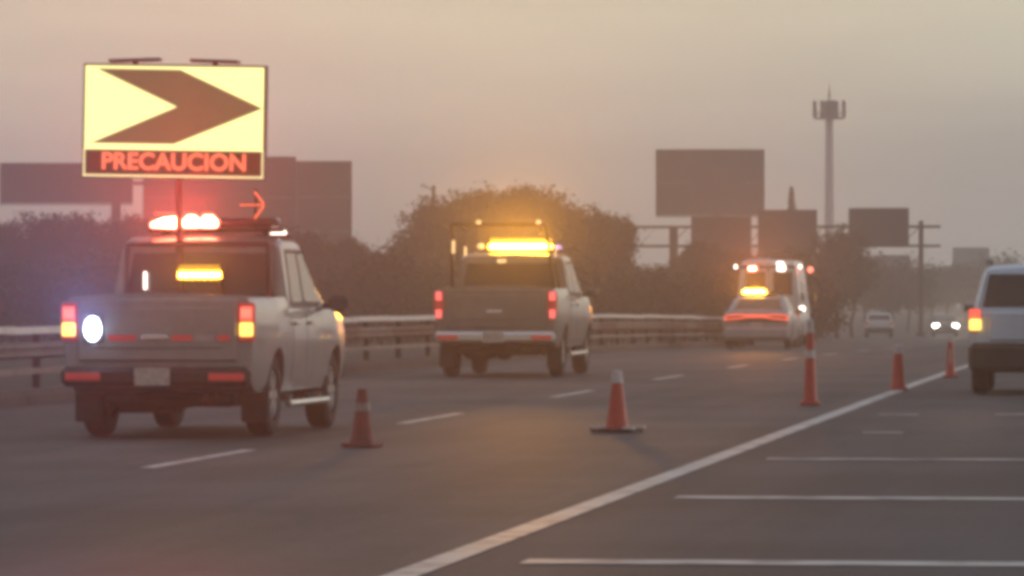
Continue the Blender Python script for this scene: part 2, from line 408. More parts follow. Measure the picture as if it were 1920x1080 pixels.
for px, y, h in ((805, 275, 7.2), (850, 268, 8.2), (905, 280, 8.9), (960, 270, 8.3), (1010, 282, 8.7), (1060, 272, 7.9), (1105, 280, 7.2), (1150, 275, 6.9), (1010, 262, 7.2), (890, 258, 6.9)):
    tree(X(px, y), y, h, *CROW, wide=1.1)
MROW = ('lower tree under the sign gantry, at the left of its dark post', 'lower trees under the left half of the gantry')
for px, y, h in ((1195, 290, 4.6), (1245, 296, 4.5), (1300, 300, 5.9), (1355, 296, 5.7), (1410, 302, 5.2), (1460, 300, 5.6), (1510, 304, 5.6)):
    tree(X(px, y), y, h, *MROW)
for px, y, h, l in ((1570, 318, 7.2, 'rounded grey-green tree standing below the right hand sign of the gantry'),
                    (1598, 335, 6.3, 'shorter tree close behind the rounded one below the right gantry sign')):
    tree(X(px, y), y, h, l, None)
FROW = ('faint hazy tree beside the bend, beyond the gantry post', 'faint far trees beyond the gantry')
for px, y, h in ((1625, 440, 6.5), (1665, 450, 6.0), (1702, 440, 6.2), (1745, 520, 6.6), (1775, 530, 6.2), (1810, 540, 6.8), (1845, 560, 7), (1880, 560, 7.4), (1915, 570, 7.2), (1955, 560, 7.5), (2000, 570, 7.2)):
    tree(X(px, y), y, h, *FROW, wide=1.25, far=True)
BROW = ('low dark shrub filling the strip beyond the median barrier', 'low shrubs beyond the median barrier')
for i in range(54):
    px = -316 + i * 34.5; y = 205 + (i % 3) * 14 + (px / 1500) * 28
    bush(X(px, y), y, random.uniform(2.6, 4.0), *BROW, wide=1.2)
CY = ('slim pointed cypress rising behind the middle gantry sign', 'tree')
o = empty('cypress_tree', (X(1484, 452), 452, G(452)), 0, *CY)
MB().tube((0, 0, -.1), (0, 0, 9), .16, .04, 7).build('trunk', M['bark'], o)
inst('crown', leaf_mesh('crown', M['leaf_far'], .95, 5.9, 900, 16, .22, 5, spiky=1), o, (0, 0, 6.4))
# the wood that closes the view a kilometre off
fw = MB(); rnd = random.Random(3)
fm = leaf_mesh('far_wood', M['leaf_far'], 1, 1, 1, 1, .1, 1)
for i in range(9000):
    x = rnd.uniform(-230, 90); y = rnd.uniform(860, 1000); hh = 5.2 + 1.5 * math.sin(x * .13) + 1.1 * math.sin(x * .41 + 2)
    z = G(y) + rnd.random() ** .7 * hh; a = rnd.uniform(0, 3.14); s = rnd.uniform(.5, 1.3)
    c, d = math.cos(a) * s, math.sin(a) * s
    fw.add([(x - c, y - d, z), (x, y, z - s * .7), (x + c, y + d, z + .2), (x, y, z + s * .8)], [(0, 1, 2, 3)])
tag(fw.build('far_wood', M['leaf_far'], smooth=False), 'far-off hazy wood closing the view beyond the bend', 'woods', kind='stuff')

# ------------------------------------------------------------------ billboards, gantry, tower, poles
def billboard(px0, px1, yt, yb, Y, label, sheet, pole_px=None, rows=(2, 4), yaw=7, name='billboard'):
    """px/row figures are bearings measured on the photograph; the board itself stands at Y metres with real size"""
    sc = 1e4 / Y; x0, x1 = X(px0, Y), X(px1, Y); zt, zb = 1.4 + (545 - yt) / sc, 1.4 + (545 - yb) / sc
    w, h = x1 - x0, zt - zb; gz = G(Y); zc = (zt + zb) / 2 - gz
    o = empty(name, ((x0 + x1) / 2, Y, gz), R(yaw), label, 'billboard')
    nr, nc = rows
    fr = MB()
    for sx in (-1, 1): fr.box((sx * (w / 2 - .06), .0, zc), (.12, .3, h))
    for sz in (-1, 1): fr.box((0, 0, zc + sz * (h / 2 - .06)), (w - .24, .3, .12))
    fr.build('frame', M['board_edge'], o)
    pw, ph = (w - .24) / nc, (h - .24) / nr
    for i in range(nc):
        for j in range(nr):
            MB().box((-w / 2 + .12 + pw * (i + .5), -.06 + random.uniform(-.006, .006), zc - h / 2 + .12 + ph * (j + .5)), (pw - .014, .05, ph - .014)).build('panel', sheet, o, smooth=False)
    bk = MB()
    for i in range(nc + 1): bk.box((-w / 2 + .15 + (w - .3) * i / nc, .10, zc), (.1, .14, h - .24))
    bk.build('stringer', M['board_edge'], o)
    ct = MB().box((0, -.55, zc - h / 2 - .1), (w, .7, .06))
    for i in range(nc + 1): ct.tube((-w / 2 + .1 + (w - .2) * i / nc, -.85, zc - h / 2 - .08), (-w / 2 + .1 + (w - .2) * i / nc, -.85, zc - h / 2 + .0), .025, n=5)
    ct.build('catwalk', M['board_edge'], o)
    xp = 0 if pole_px is None else X(pole_px, Y) - (x0 + x1) / 2
    MB().tube((xp, .55, -.3), (xp, .55, zc + h * .3), .4, .32, 14).box((xp, .36, zc), (w * .5, .25, .25)).build('pole', M['board_edge'], o)
    return o
billboard(3, 247, 301, 378, 365, 'wide low dark billboard at the far left, left of the yellow arrow sign', M['board_dark'], 215, (1, 5))
billboard(271, 553, 290, 446, 350, 'big dark billboard hidden behind the yellow arrow sign', M['board_dark'], 400, (2, 5))
billboard(556, 659, 299, 500, 372, 'tall dark billboard right of the arrow sign, its right edge against the sky', M['board_dark'], 610, (3, 2))
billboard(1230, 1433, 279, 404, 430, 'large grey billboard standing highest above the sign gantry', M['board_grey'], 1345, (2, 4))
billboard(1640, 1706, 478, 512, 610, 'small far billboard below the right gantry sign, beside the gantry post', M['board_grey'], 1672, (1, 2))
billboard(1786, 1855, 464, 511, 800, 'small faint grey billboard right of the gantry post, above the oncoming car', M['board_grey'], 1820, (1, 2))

GY = 350; gs = 1e4 / GY
def gz_(row): return 1.4 + (545 - row) / gs - G(GY)
gx0 = X(1470, GY)
gn = empty('sign_gantry', (gx0, GY, G(GY)), R(0), 'dark steel highway sign gantry spanning the road with three unlit sign panels', 'gantry')
def gxx(px): return X(px, GY) - gx0
zt, zb = gz_(425), gz_(461)
for z in (zt, zb):
    bm_ = MB()
    for dy in (-.35, .35): bm_.box((gxx(1471), dy, z), (gxx(1762) - gxx(1180), .16, .17))
    bm_.build('beam', M['gantry'], gn)
br = MB(); n = 16
for i in range(n):
    a = gxx(1182) + (gxx(1760) - gxx(1182)) * i / n; b = gxx(1182) + (gxx(1760) - gxx(1182)) * (i + 1) / n
    if gxx(1180) < a < gxx(1250) or gxx(1276) < a < gxx(1290) or a > gxx(1700): continue
    br.tube((a, .35, zb), (b, .35, zt), .035, n=5)
br.build('bracing', M['gantry'], gn)
for px, hi, w in ((1263, gz_(424), .55), (1727, gz_(414), .30)):
    MB().box((gxx(px), 0, hi / 2 - .1), (w, .34, hi + .2)).box((gxx(px), 0, .15), (w + .3, .7, .3)).build('post', M['gantry'], gn)
for a, b, t, bo in ((1297, 1410, 405, 492), (1422, 1533, 393, 482), (1592, 1705, 390, 463)):
    w, h = gxx(b) - gxx(a), gz_(t) - gz_(bo); xc, zc = (gxx(a) + gxx(b)) / 2, (gz_(t) + gz_(bo)) / 2
    sg = MB().cbox((xc, -.52, zc), (w, .06, h), .02).build('sign_panel', M['sign_back'], gn, smooth=False)
    q = MB()
    for k in range(4): q.box((xc, -.565, zc - h / 2 + h * (k + .5) / 4), (w - .1, .03, .08))
    q.build('stiffener', M['gantry'], sg)

TY = 560; ts = 1e4 / TY
tw = empty('cell_tower', (X(1555, TY), TY, G(TY)), 0, 'pale tall monopole tower with a ring of antennas on top', 'tower')
def tz(row): return 1.4 + (545 - row) / ts - G(TY)
MB().tube((0, 0, -.3), (0, 0, tz(222)), .62, .40, 20).build('mast', M['tower'], tw)
rg = MB(); zr = tz(221)
for k in range(18):
    a, b = 2 * math.pi * k / 18, 2 * math.pi * (k + 1) / 18
    rg.tube((1.62 * math.cos(a), 1.62 * math.sin(a), zr), (1.62 * math.cos(b), 1.62 * math.sin(b), zr), .07, n=6)
    rg.tube((1.62 * math.cos(a), 1.62 * math.sin(a), zr + .5), (1.62 * math.cos(b), 1.62 * math.sin(b), zr + .5), .04, n=6)
    if k % 3 == 0: rg.tube((0, 0, zr), (1.62 * math.cos(a), 1.62 * math.sin(a), zr), .05, n=6)
rg.lathe([(.2, -.06), (1.6, -.06), (1.6, .0), (.2, .0)], 24, (0, 0, zr - .05))
rg.build('platform', M['antenna'], tw)
MB().cbox((0, 0, zr + .95), (.75, .75, 1.9), .12).build('equipment_box', M['antenna'], tw)
for k in range(8):
    a = R(20 + 45 * k)
    MB().cbox((1.66 * math.cos(a), 1.66 * math.sin(a), zr + .95), (.34, .22, 1.75), .05, Matrix.Rotation(a + R(90), 3, 'Z')).build('antenna', M['antenna'], tw)
MB().tube((0, 0, zr + 1.8), (0, 0, tz(176)), .07, .05, 8).tube((0, 0, tz(182)), (0, 0, tz(157)), .14, .02, 8).build('lightning_rod', M['antenna'], tw)

pl = empty('pole', (X(813, 300), 300, G(300)), 0, 'slim dark pole with a pale tip above the left edge of the tree clump', 'pole')
zz = 1.4 + (545 - 346) * .03 - G(300)
MB().tube((0, 0, -.2), (0, 0, zz), .16, .10, 10).build('shaft', M['gantry'], pl)
MB().tube((0, 0, zz - .3), (-.55, 0, zz), .035, n=6).build('arm', M['gantry'], pl)
MB().cbox((-.6, 0, zz + .02), (.3, .25, .16), .04).build('lamp_head', M['rail_white'], pl)
ob = empty('flat_roofed_building', (X(1886, 880), 880, G(880)), 0, 'faint low flat-roofed building beyond the grey vehicle', 'building')
MB().box((0, 3, 2.4), (5.4, 6, 5.2)).build('wall', M['wall_far'], ob, smooth=False)
MB().box((0, 3, 5.12), (5.8, 6.4, .24)).build('roof', M['board_edge'], ob, smooth=False)
for i in (-1, 0, 1):
    MB().box((i * 1.6, -.02, 3.4), (.9, .08, 1.1)).build('window', M['glass'], ob, smooth=False)

# ------------------------------------------------------------------ vehicles
TT = [(0, .93), (.12, .965), (.35, .99), (.6, 1.0), (.82, .985), (.95, .962), (1, .93)]
class Veh:
    def __init__(s, W, L, sill, top, plan, wheels, r, bed=None, tw=.23):
        s.W, s.L, s.sill, s.top, s.plan, s.wheels, s.r, s.bed, s.tw = W, L, sill, top, plan, wheels, r, bed, tw
    def zb(s, y): return tab([(0, s.sill + .18), (.35, s.sill), (s.L - .5, s.sill), (s.L, s.sill + .08)], y)
    def sx(s, y, z):
        zb, zt = s.zb(y), tab(s.top, y); t = max(0, min(1, (z - zb) / (zt - zb)))
        return s.W / 2 * tab(s.plan, y) * tab(TT, t)
    def body(s, m, parent):
        yy = {0., .03, .08, .16, .3, s.L, s.L - .03, s.L - .1, s.L - .22, s.L - .4}
        for yc in s.wheels:
            a = s.r * 1.16
            for k in range(-8, 9): yy.add(yc + a * k / 8)
            yy |= {yc - a - .004, yc + a + .004}
        k = .3
        while k < s.L: yy.add(k); k += .25
        yy |= {p[0] for p in s.top}
        if s.bed: yy |= {s.bed[0], s.bed[1], s.bed[1] + .006}
        yy = sorted(q for q in yy if 0 <= q <= s.L); loops = []
        for y in yy:
            zb, zt = s.zb(y), tab(s.top, y); wi = s.W / 2 - s.tw - .06; wi = min(wi, s.W / 2 * tab(s.plan, y) * .8)
            ar = zb
            for yc in s.wheels:
                a = s.r * 1.16
                if abs(y - yc) < a: ar = max(ar, s.r + math.sqrt(a * a - (y - yc) ** 2) * .98)
            ar = min(ar, zt - .12)
            h = [(0, zb), (wi, zb), (wi + .004, ar)]
            for t, f in TT:
                z = zb + t * (zt - zb); z = max(z, ar + t * .01); h.append((s.sx(y, z), z))
            wt = h[-1][0]
            if s.bed and s.bed[0] <= y <= s.bed[1]: h += [(wt - .07, zt), (wt - .09, s.bed[2]), (0, s.bed[2])]
            else: h += [(wt - .07, zt + .018), (wt * .55, zt + .04), (0, zt + .05)]
            loops.append([(x, y, z) for x, z in h] + [(-x, y, z) for x, z in h[-2:0:-1]])
        o = MB().loft(loops).build('body', m, parent, ang=32)
        return o
    def wheel_set(s, parent, rim_m, n_sp=6):
        r, w = s.r, s.tw
        ty = MB().lathe([(r * .62, -w / 2), (r * .90, -w / 2), (r * .98, -w * .38), (r, -w * .2), (r, w * .2), (r * .98, w * .38), (r * .90, w / 2), (r * .62, w / 2), (r * .62, -w / 2)], 28, axis='x').mesh('wheel', M['rubber'])
        rb = MB().lathe([(r * .62, -w * .42), (r * .60, w * .40), (r * .54, w * .46), (r * .50, w * .30), (r * .18, w * .30), (r * .15, w * .42), (0.001, w * .42)], 24, axis='x')
        for k in range(n_sp):
            a = 2 * math.pi * k / n_sp
            rb.box((w * .38, math.cos(a) * r * .36, math.sin(a) * r * .36), (.03, r * .42, .07), Matrix.Rotation(a, 3, 'X'))
        ri = rb.mesh('rim', rim_m)
        for yc in s.wheels:
            for sd in (-1, 1):
                wo = inst('wheel', ty, parent, (sd * (s.W / 2 - w / 2 - .03), yc, r), (0, 0, 0 if sd > 0 else math.pi))
                inst('rim', ri, wo)
    def door(s, parent, m, ya, yb, za, zb, sd, handle=True):
        g_ = MB(); ny, nz = 5, 7
        loops = []
        for j in range(nz + 1):
            z = za + (zb - za) * j / nz
            loops.append([(sd * (s.sx(ya + (yb - ya) * i / ny, z) + .007), ya + (yb - ya) * i / ny, z) for i in range(ny + 1)])
        k = ny + 1; vs = [p for l in loops for p in l]; nv = len(vs)
        vs += [(x - sd * .03, y, z) for x, y, z in vs]
        fs = [(j * k + i, j * k + i + 1, (j + 1) * k + i + 1, (j + 1) * k + i) for j in range(nz) for i in range(ny)]
        ring = [i for i in range(k)] + [j * k + ny for j in range(1, nz + 1)] + [nz * k + i for i in range(ny - 1, -1, -1)] + [j * k for j in range(nz - 1, 0, -1)]
        fs += [(a, b, b + nv, a + nv) for a, b in zip(ring, ring[1:] + ring[:1])]
        g_.add(vs, fs); d = g_.build('door', m, parent, ang=40)
        if handle:
            z = zb - .16; y = ya + .14
            MB().cbox((sd * (s.sx(y, z) + .022), y, z), (.03, .17, .035), .01).build('handle', m, d)
        return d
class House:           # glasshouse: belt, half width at belt, inward lean per metre, roof profile
    def __init__(s, belt, wb, tum, prof, rad=.09): s.belt, s.wb, s.tum, s.prof, s.rad = belt, wb, tum, prof, rad
    def wx(s, z): return s.wb - (z - s.belt) * s.tum
    def body(s, m, parent):
        ya, yb = s.prof[0][0], s.prof[-1][0]; yy = sorted({p[0] for p in s.prof} | {ya + (yb - ya) * i / 24 for i in range(25)}); loops = []
        for y in yy:
            zt = max(tab(s.prof, y), s.belt + .012); hgt = zt - s.belt; r = min(s.rad, hgt * .45)
            h = [(0, s.belt - .03), (s.wb - .005, s.belt - .03)]
            for t in (0, .33, .66, 1.): z = s.belt + t * (hgt - r); h.append((s.wx(z), z))
            wz = s.wx(zt - r)
            for a in (30, 60, 90): h.append((wz - r * (1 - math.cos(R(a))) * 1.1, zt - r + r * math.sin(R(a))))
            h += [(h[-1][0] * .5, zt + .022 * min(1, hgt * 2)), (0, zt + .03 * min(1, hgt * 2))]
            loops.append([(x, y, z) for x, z in h] + [(-x, y, z) for x, z in h[-2:0:-1]])
        return MB().loft(loops).build('cab', m, parent, ang=38)
    def side(s, parent, poly, m, sd, name='window'):
        return MB().prism([(sd * (s.wx(z) + .006), y, z) for y, z in poly], (-sd * .02, 0, 0)).build(name, m, parent, smooth=False)
    def cross(s, parent, p0, p1, w0, w1, m, out, name):
        """pane across the car on the slope p0=(y,z) -> p1, half widths w0, w1; out = -1 rear, +1 front"""
        (ya, za), (yb, zb) = p0, p1; d = Vector((0, yb - ya, zb - za)).normalized(); nrm = Vector((0, d.z, -d.y)) * (1 if (d.z * out > 0) else -1)
        o_ = nrm * .028
        pts = [Vector((x, y, z)) + o_ for x, y, z in ((-w0, ya, za), (w0, ya, za), (w1, yb, zb), (-w1, yb, zb))]
        return MB().prism(pts, -nrm * .02).build(name, m, parent, smooth=False)
def mirror(parent, x, y, z, sd, m, sz=(.20, .10, .16)):
    o = MB().cbox((x + sd * (sz[0] / 2 + .05), y, z), sz, .045).build('side_mirror', m, parent)
    MB().cbox((x + sd * (sz[0] / 2 + .05), y - sz[1] / 2 - .002, z), (sz[0] * .8, .012, sz[2] * .75), .004).build('mirror_glass', M['glass_pale'], o)
    MB().box((x + sd * .03, y + .01, z - .03), (.1, .05, .05)).build('arm', M['black'], o)
    return o

def pickup(name, loc, rz, label, W, L, rail, sill, roof, belt, wheels, r, bed_len, cab, paint, taillight):
    o = empty(name, loc, rz, label, 'pickup truck')
    v = Veh(W, L, sill, [(0, rail - .01), (bed_len, rail), (bed_len + .02, belt + .02), (cab[3], belt + .02), (cab[3] + .25, belt), (L - .35, belt - .08), (L, belt - .22)],
            [(0, .975), (.05, .99), (.35, 1.005), (wheels[0], 1.035), (wheels[0] + .55, 1.01), (cab[0] + .1, .975), (cab[3] - .7, .975), (wheels[1] - .45, 1.01), (wheels[1], 1.035), (L - .35, .98), (L, .84)], wheels, r, (.07, bed_len, max(r * 2.2, .82)))
    v.body(paint, o); v.wheel_set(o, M['steel'])
    h = House(belt, W / 2 - .06, .16, [(cab[0], belt), (cab[0] + .05, roof - .06), (cab[1], roof), (cab[2], roof - .03), (cab[3], belt)], .10)
    h.body(paint, o)
    ym = (cab[0] + cab[3]) / 2 - .18; zr = roof - .16
    for sd in (-1, 1):
        for q in ([(cab[0] + .16, belt + .012), (ym - .012, belt + .012), (ym - .012, zr + .04), (cab[0] + .25, zr + .04)], [(ym + .012, belt + .012), (cab[3] - .20, belt + .012), (cab[2] + .035, zr + .04), (ym + .012, zr + .04)]):
            MB().prism([(sd * (h.wx(z) + .003), y_, z) for y_, z in q], (-sd * .012, 0, 0)).build('window_seal', M['black'], o, smooth=False)
        h.side(o, [(cab[0] + .22, belt + .05), (ym - .05, belt + .05), (ym - .05, zr), (cab[0] + .30, zr)], M['glass_pale'], sd)
        h.side(o, [(ym + .05, belt + .05), (cab[3] - .28, belt + .05), (cab[2] + .02, zr), (ym + .05, zr)], M['glass_pale'], sd)
        v.door(o, paint, cab[0] + .08, ym - .012, sill + .12, belt - .0, sd)
        v.door(o, paint, ym + .012, cab[3] - .12, sill + .12, belt - .0, sd)
        mirror(o, sd * (W / 2 - .02), cab[3] - .30, belt + .03, sd, M['black'] if taillight == 'stack' else paint)
        MB().tube((sd * (W / 2 + .01), wheels[0] + r + .15, sill - .12), (sd * (W / 2 + .01), wheels[1] - r - .15, sill - .12), .035, n=8).box((sd * (W / 2 - .08), wheels[0] + r + .4, sill - .06), (.14, .06, .06)).box((sd * (W / 2 - .08), wheels[1] - r - .4, sill - .06), (.14, .06, .06)).build('side_step', M['chrome'], o)
        MB().cbox((sd * (W / 2 - .13), wheels[0] - r - .08, r * .78), (.26, .02, .34), .008).build('mud_flap', M['black'], o)
    h.cross(o, (cab[0] + .004, belt + .08), (cab[0] + .042, roof - .16), W / 2 - .20, W / 2 - .28, M['glass'], -1, 'rear_window')
    h.cross(o, (cab[3] - .05, belt + .04), (cab[2] + .08, roof - .10), W / 2 - .16, W / 2 - .26, M['glass'], 1, 'windshield')
    # tailgate with recessed field, handle
    tg = MB().cbox((0, -.012, (rail + sill + .30) / 2), (W - .34, .06, rail - sill - .32), .02).build('tailgate', paint, o)
    MB().cbox((0, -.047, (rail + sill + .30) / 2 + .02), (W - .62, .02, (rail - sill) * .42), .01).build('pressing', paint, tg)
    MB().cbox((-.02, -.066, rail - .38), (.27, .03, .05), .012).build('tailgate_handle', M['chrome'], tg)
    bz = sill + .17
    bp = MB().cbox((0, -.09, bz), (W - .06, .18, .19), .05).build('rear_bumper', M['chrome'] if taillight == 'dual' else M['black'], o)
    MB().cbox((-.02, -.192, bz), (.34, .015, .17), .004).build('number_plate', M['plate'], bp)
    for sd in (-1, 1): MB().cbox((sd * (W / 2 - .25), -.19, bz + .0), (.34, .02, .07), .008).build('reflector', M['red_reflector'], bp)
    MB().cbox((0, L - .02, bz + .02), (W - .16, .2, .26), .06).build('front_bumper', M['black'], o)
    MB().cbox((0, 2.6, sill - .02), (W - .62, 4.2, .22), .05).cbox((-.42, 1.5, sill - .1), (.5, .9, .2), .06).build('underbody', M['dark_metal'], o)
    # running gear seen under the tail
    MB().tube((-(W / 2 - .25), wheels[0], r), (W / 2 - .25, wheels[0], r), .06, n=10).lathe([(.02, -.17), (.13, -.1), (.15, 0), (.13, .1), (.02, .17)], 14, (.0, wheels[0], r), 'x').build('rear_axle', M['dark_metal'], o)
    MB().lathe([(.16, -.09), (.33, -.09), (.36, -.05), (.36, .05), (.33, .09), (.16, .09), (.16, -.09)], 24, (0, .62, sill + .03)).build('spare_wheel', M['rubber'], o)
    MB().tube((.45, .05, sill - .02), (.45, 1.6, sill), .035, n=8).build('exhaust_pipe', M['dark_metal'], o)
    for sd in (-1, 1):
        x = sd * (W / 2 - .085)
        t = MB().cbox((x, -.004, rail - .235), (.155, .07, .37), .02).build('taillight', M['red_reflector'], o)
        if taillight == 'stack':
            MB().cbox((x, -.042, rail - .155), (.125, .02, .14), .02).build('red_lens', M['tail_red'], t)
            q = MB()
            for k in (-1, 0, 1): q.cbox((x + k * .034, -.056, rail - .15), (.012, .012, .09), .004)
            q.build('bulb', M['tail_red_hot'], t)
            MB().cbox((x, -.044, rail - .305), (.13, .022, .13), .02).build('amber_lens', M['tail_amber'], t)
        else:
            for z in (rail - .13, rail - .42): MB().cbox((x, -.046, z), (.10, .03, .14), .04).build('red_lens', M['tail_pink'], t)
    return o, v, h

# --- pickup with the arrow sign
p1, v1, h1 = pickup('pickup_truck', (-9.44, 49.65, 0), R(-1.0), 'silver double-cab pickup with red roof beacons, carrying the yellow arrow sign', 1.88, 5.4, 1.34, .42, 1.93, 1.24, (1.10, 4.35), .40, 1.85,
                    (2.02, 2.2, 3.15, 4.08), M['silver'], 'stack')
for xa, xb, mm in ((-.47, -.20, 'red_reflector'), (.14, .34, 'red_reflector'), (.36, .56, 'reflective_dim'), (.58, .70, 'red_reflector')):
    MB().box(((xa + xb) / 2, -.062, .955), (xb - xa, .004, .055)).build('reflective_tape', M[mm], p1)
lb = MB().cbox((.10, 2.32, 2.00), (1.34, .26, .05), .02).build('light_bar', M['black'], p1)
MB().cbox((.44, 2.31, 2.075), (.60, .22, .09), .03).build('unlit_lens', M['glass'], lb)
for xa, xb in ((-.53, -.255), (-.225, -.06), (-.055, .115)):
    if xa < -.5: MB().prism([(xa, 2.19, 2.03), (xb - .03, 2.19, 2.015), (xb - .008, 2.19, 2.045), (xb - .012, 2.19, 2.11), (xb - .04, 2.19, 2.132), (xa + .12, 2.19, 2.118), (xa, 2.19, 2.07)], (0, .22, 0)).build('red_lens', M['red_core'], lb)
    else: MB().cbox(((xa + xb) / 2, 2.30, 2.07), (xb - xa - .014, .22, .15), .05).build('red_lens', M['red_core'], lb)
    MB().box(((xa + xb) / 2 + .01, 2.19, 2.165), (xb - xa - .05, .02, .014)).build('red_strip', M['red_line'], lb)
for x in (-.40, -.14, .03): glow(lb, (x, 2.15, 2.08), (1, .05, .04), 2700, 17, .06, 190.5)
for x in (-.4, .6): MB().box((x, 2.32, 1.955), (.06, .16, .05)).build('foot', M['dark_metal'], lb)
ab = MB().tube((.51, 2.26, 1.98), (.51, 2.26, 2.40), .016, n=6).box((.495, 2.235, 2.245), (.24, .03, .03)).build('arrow_board', M['dark_metal'], p1)
MB().box((.485, 2.205, 2.245), (.24, .02, .016)).build('arrow_shaft', M['sign_red'], ab)
for sz in (1, -1):
    rt = Matrix.Rotation(sz * R(52), 3, 'Y')
    MB().box((.555, 2.235, 2.245 + sz * .072), (.16, .03, .03), rt).build('arm', M['dark_metal'], ab)
    MB().box((.555, 2.205, 2.245 + sz * .072), (.15, .02, .018), rt).build('arrow_barb', M['sign_red'], ab)
am = MB().cbox((.02, 1.93, 1.575), (.45, .07, .17), .02).build('amber_bar', M['black'], p1)
MB().box((.02, 1.888, 1.555), (.42, .02, .050)).build('lit_strip', M['amber_core'], am)
MB().box((.02, 1.890, 1.605), (.42, .016, .038)).build('upper_lens', M['amber_soft'], am)
MB().box((.02, 1.890, 1.512), (.41, .016, .024)).build('lower_lens', M['amber_soft'], am)
MB().box((.02, 1.886, 1.645), (.40, .016, .010)).build('trim_strip', M['amber_soft'], am)
for x in (-.1, .14): glow(am, (x, 1.84, 1.56), (1, .40, .04), 900, 17, .05, 190.5)
for x in (-.18, .22): MB().box((x, 1.93, 1.42), (.03, .03, .16)).build('bracket', M['dark_metal'], am)
fl = MB().cbox((-.61, -.07, 1.05), (.19, .07, .28), .03).build('flasher', M['steel'], p1)
MB().lathe([(.001, -.03), (.06, -.025), (.078, -.005), (.08, .012), (.001, .012)], 20, (0, 0, 0), 'y').build('lens', M['white_core'], fl, loc=(-.61, -.115, 1.04)).scale = (1, 1, 1.45)
glow(fl, (-.61, -.2, 1.05), (.24, .34, 1), 2000, 17, .06, 190.5, 5)
wl = MB().lathe([(.001, .07), (.05, .065), (.085, .03), (.09, 0), (.001, 0)], 16, (.60, 2.95, 1.965)).build('roof_lamp', M['warm_core'], p1)
MB().cbox((.58, 2.9, 1.945), (.34, .3, .035), .012).build('roof_rack', M['dark_metal'], p1)
MB().box((-.53, 1.92, 1.50), (.022, .03, .17)).build('edge_glint', M['warm_core'], p1)  # glow put into a thin strip for a bright reflective edge
MB().path([(-.72, 1.90, 1.30), (-.70, 1.90, 1.86), (.70, 1.90, 1.86), (.72, 1.90, 1.30)], .025, 8).build('headache_rack', M['dark_metal'], p1)

# --- the arrow sign standing in the pickup bed
sg = empty('arrow_sign', (-9.625, 51.45, .88), R(2), 'yellow lit message sign with dark chevron arrow and red PRECAUCION, on the pickup bed', 'sign')
SW, SH = 1.79, 1.105; zb0 = 2.505 - .88
tilt = Matrix.Rotation(R(1.0), 3, 'Y')
def sp(u, v, d): # u,v in metres from sign's lower left corner
    p = tilt @ Vector((u - SW / 2, 0, v - SH / 2)); return (p.x, d, p.z + zb0 + SH / 2)
def sbox(m, u0, v0, u1, v1, d0, d1):
    c = sp((u0 + u1) / 2, (v0 + v1) / 2, (d0 + d1) / 2); return m.box(c, (u1 - u0, abs(d1 - d0), v1 - v0), tilt)
sbox(MB(), -.008, -.008, SW + .008, SH + .008, .0, .14).build('cabinet', M['black'], sg, smooth=False)
def uv(a, b): return ((a - 45) / 1505 * SW, (1047 - b) / 922 * SH)   # corner points of the design
chev = [uv(*q) for q in ((150, 160), (845, 163), (1530, 470), (800, 770), (110, 770), (822, 466))]
u0, v0 = .012, uv(0, 822)[1]; u1, v1 = SW - .012, SH - .012
def flat(poly, d): return [sp(a, b, d) for a, b in poly]
pan = MB()
A, B_, C_, D_, E_, F_ = chev
TL, TR, BL, BR = (u0, v1), (u1, v1), (u0, v0), (u1, v0)
for poly in ([TL, TR, (B_[0], B_[1]), A], [TR, (u1, C_[1]), C_, B_], [(u1, C_[1]), BR, D_, C_], [BR, BL, E_, D_], [TL, A, F_, (u0, F_[1])], [(u0, F_[1]), F_, E_, BL]):
    pan.prism(flat(poly, -.012), (0, .008, 0))
pan.build('lit_panel', M['sign_yellow'], sg, smooth=False)
MB().prism(flat(chev[:3] + [F_], -.008), (0, .006, 0)).prism(flat([C_, D_, E_, F_], -.008), (0, .006, 0)).build('chevron_arrow', M['sign_veil_glow'], sg, smooth=False)
sbox(MB(), u0 + .004, .035, u1 - .004, v0 - .006, -.010, -.004).build('text_field', M['sign_text_bed'], sg, smooth=False)
dots = MB(); step = .026
n = int((SW - .02) / step)
for i in range(n + 1):
    u = .012 + (SW - .024) * i / n; dots.box(sp(u, .016, -.012), (.017, .008, .017 + .003 * (i % 2)), tilt)
n = int((v0 - .03) / step)
for sd in (.014, SW - .014):
    for i in range(n + 1): dots.box(sp(sd, .04 + (v0 - .045) * i / n, -.012), (.014, .008, .018), tilt)
dots.build('border_lamps', M['sign_dot'], sg, smooth=False)
fc = bpy.data.curves.new('lettering', 'FONT'); fc.body = 'PRECAUCION'; fc.size = .23; fc.extrude = .003; fc.offset = .006; fc.space_character = 1.0
fo = bpy.data.objects.new('lettering_source', fc); COL.objects.link(fo)
bpy.context.view_layer.update()
me = bpy.data.meshes.new_from_object(fo.evaluated_get(bpy.context.evaluated_depsgraph_get()))
bpy.data.objects.remove(fo)
xs = [p.co.x for p in me.vertices]; yl = [p.co.y for p in me.vertices]
tu0, tv0 = uv(205, 985); tu1, tv1 = uv(1400, 842)
fx, fy = (tu1 - tu0) / (max(xs) - min(xs)), (tv1 - tv0) / (max(yl) - min(yl)); mx_, my_ = min(xs), min(yl)
for p in me.vertices:
    p.co = Vector(sp(tu0 + (p.co.x - mx_) * fx, tv0 + (p.co.y - my_) * fy, -.014 - p.co.z))
me.materials.clear(); me.materials.append(M['sign_red']); me.name = 'lettering'
inst('lettering', me, sg)
for a, b, rot in ((.245, .745, -1.5), (1.05, 1.52, 2.2)):
    c = sp((a + b) / 2, SH + .045, .05); MB().box(c, (b - a, .22, .028), Matrix.Rotation(R(rot), 3, 'Y')).box(sp((a + b) / 2, SH + .02, .06), (.05, .05, .06)).build('top_plate', M['gantry'], sg, smooth=False)
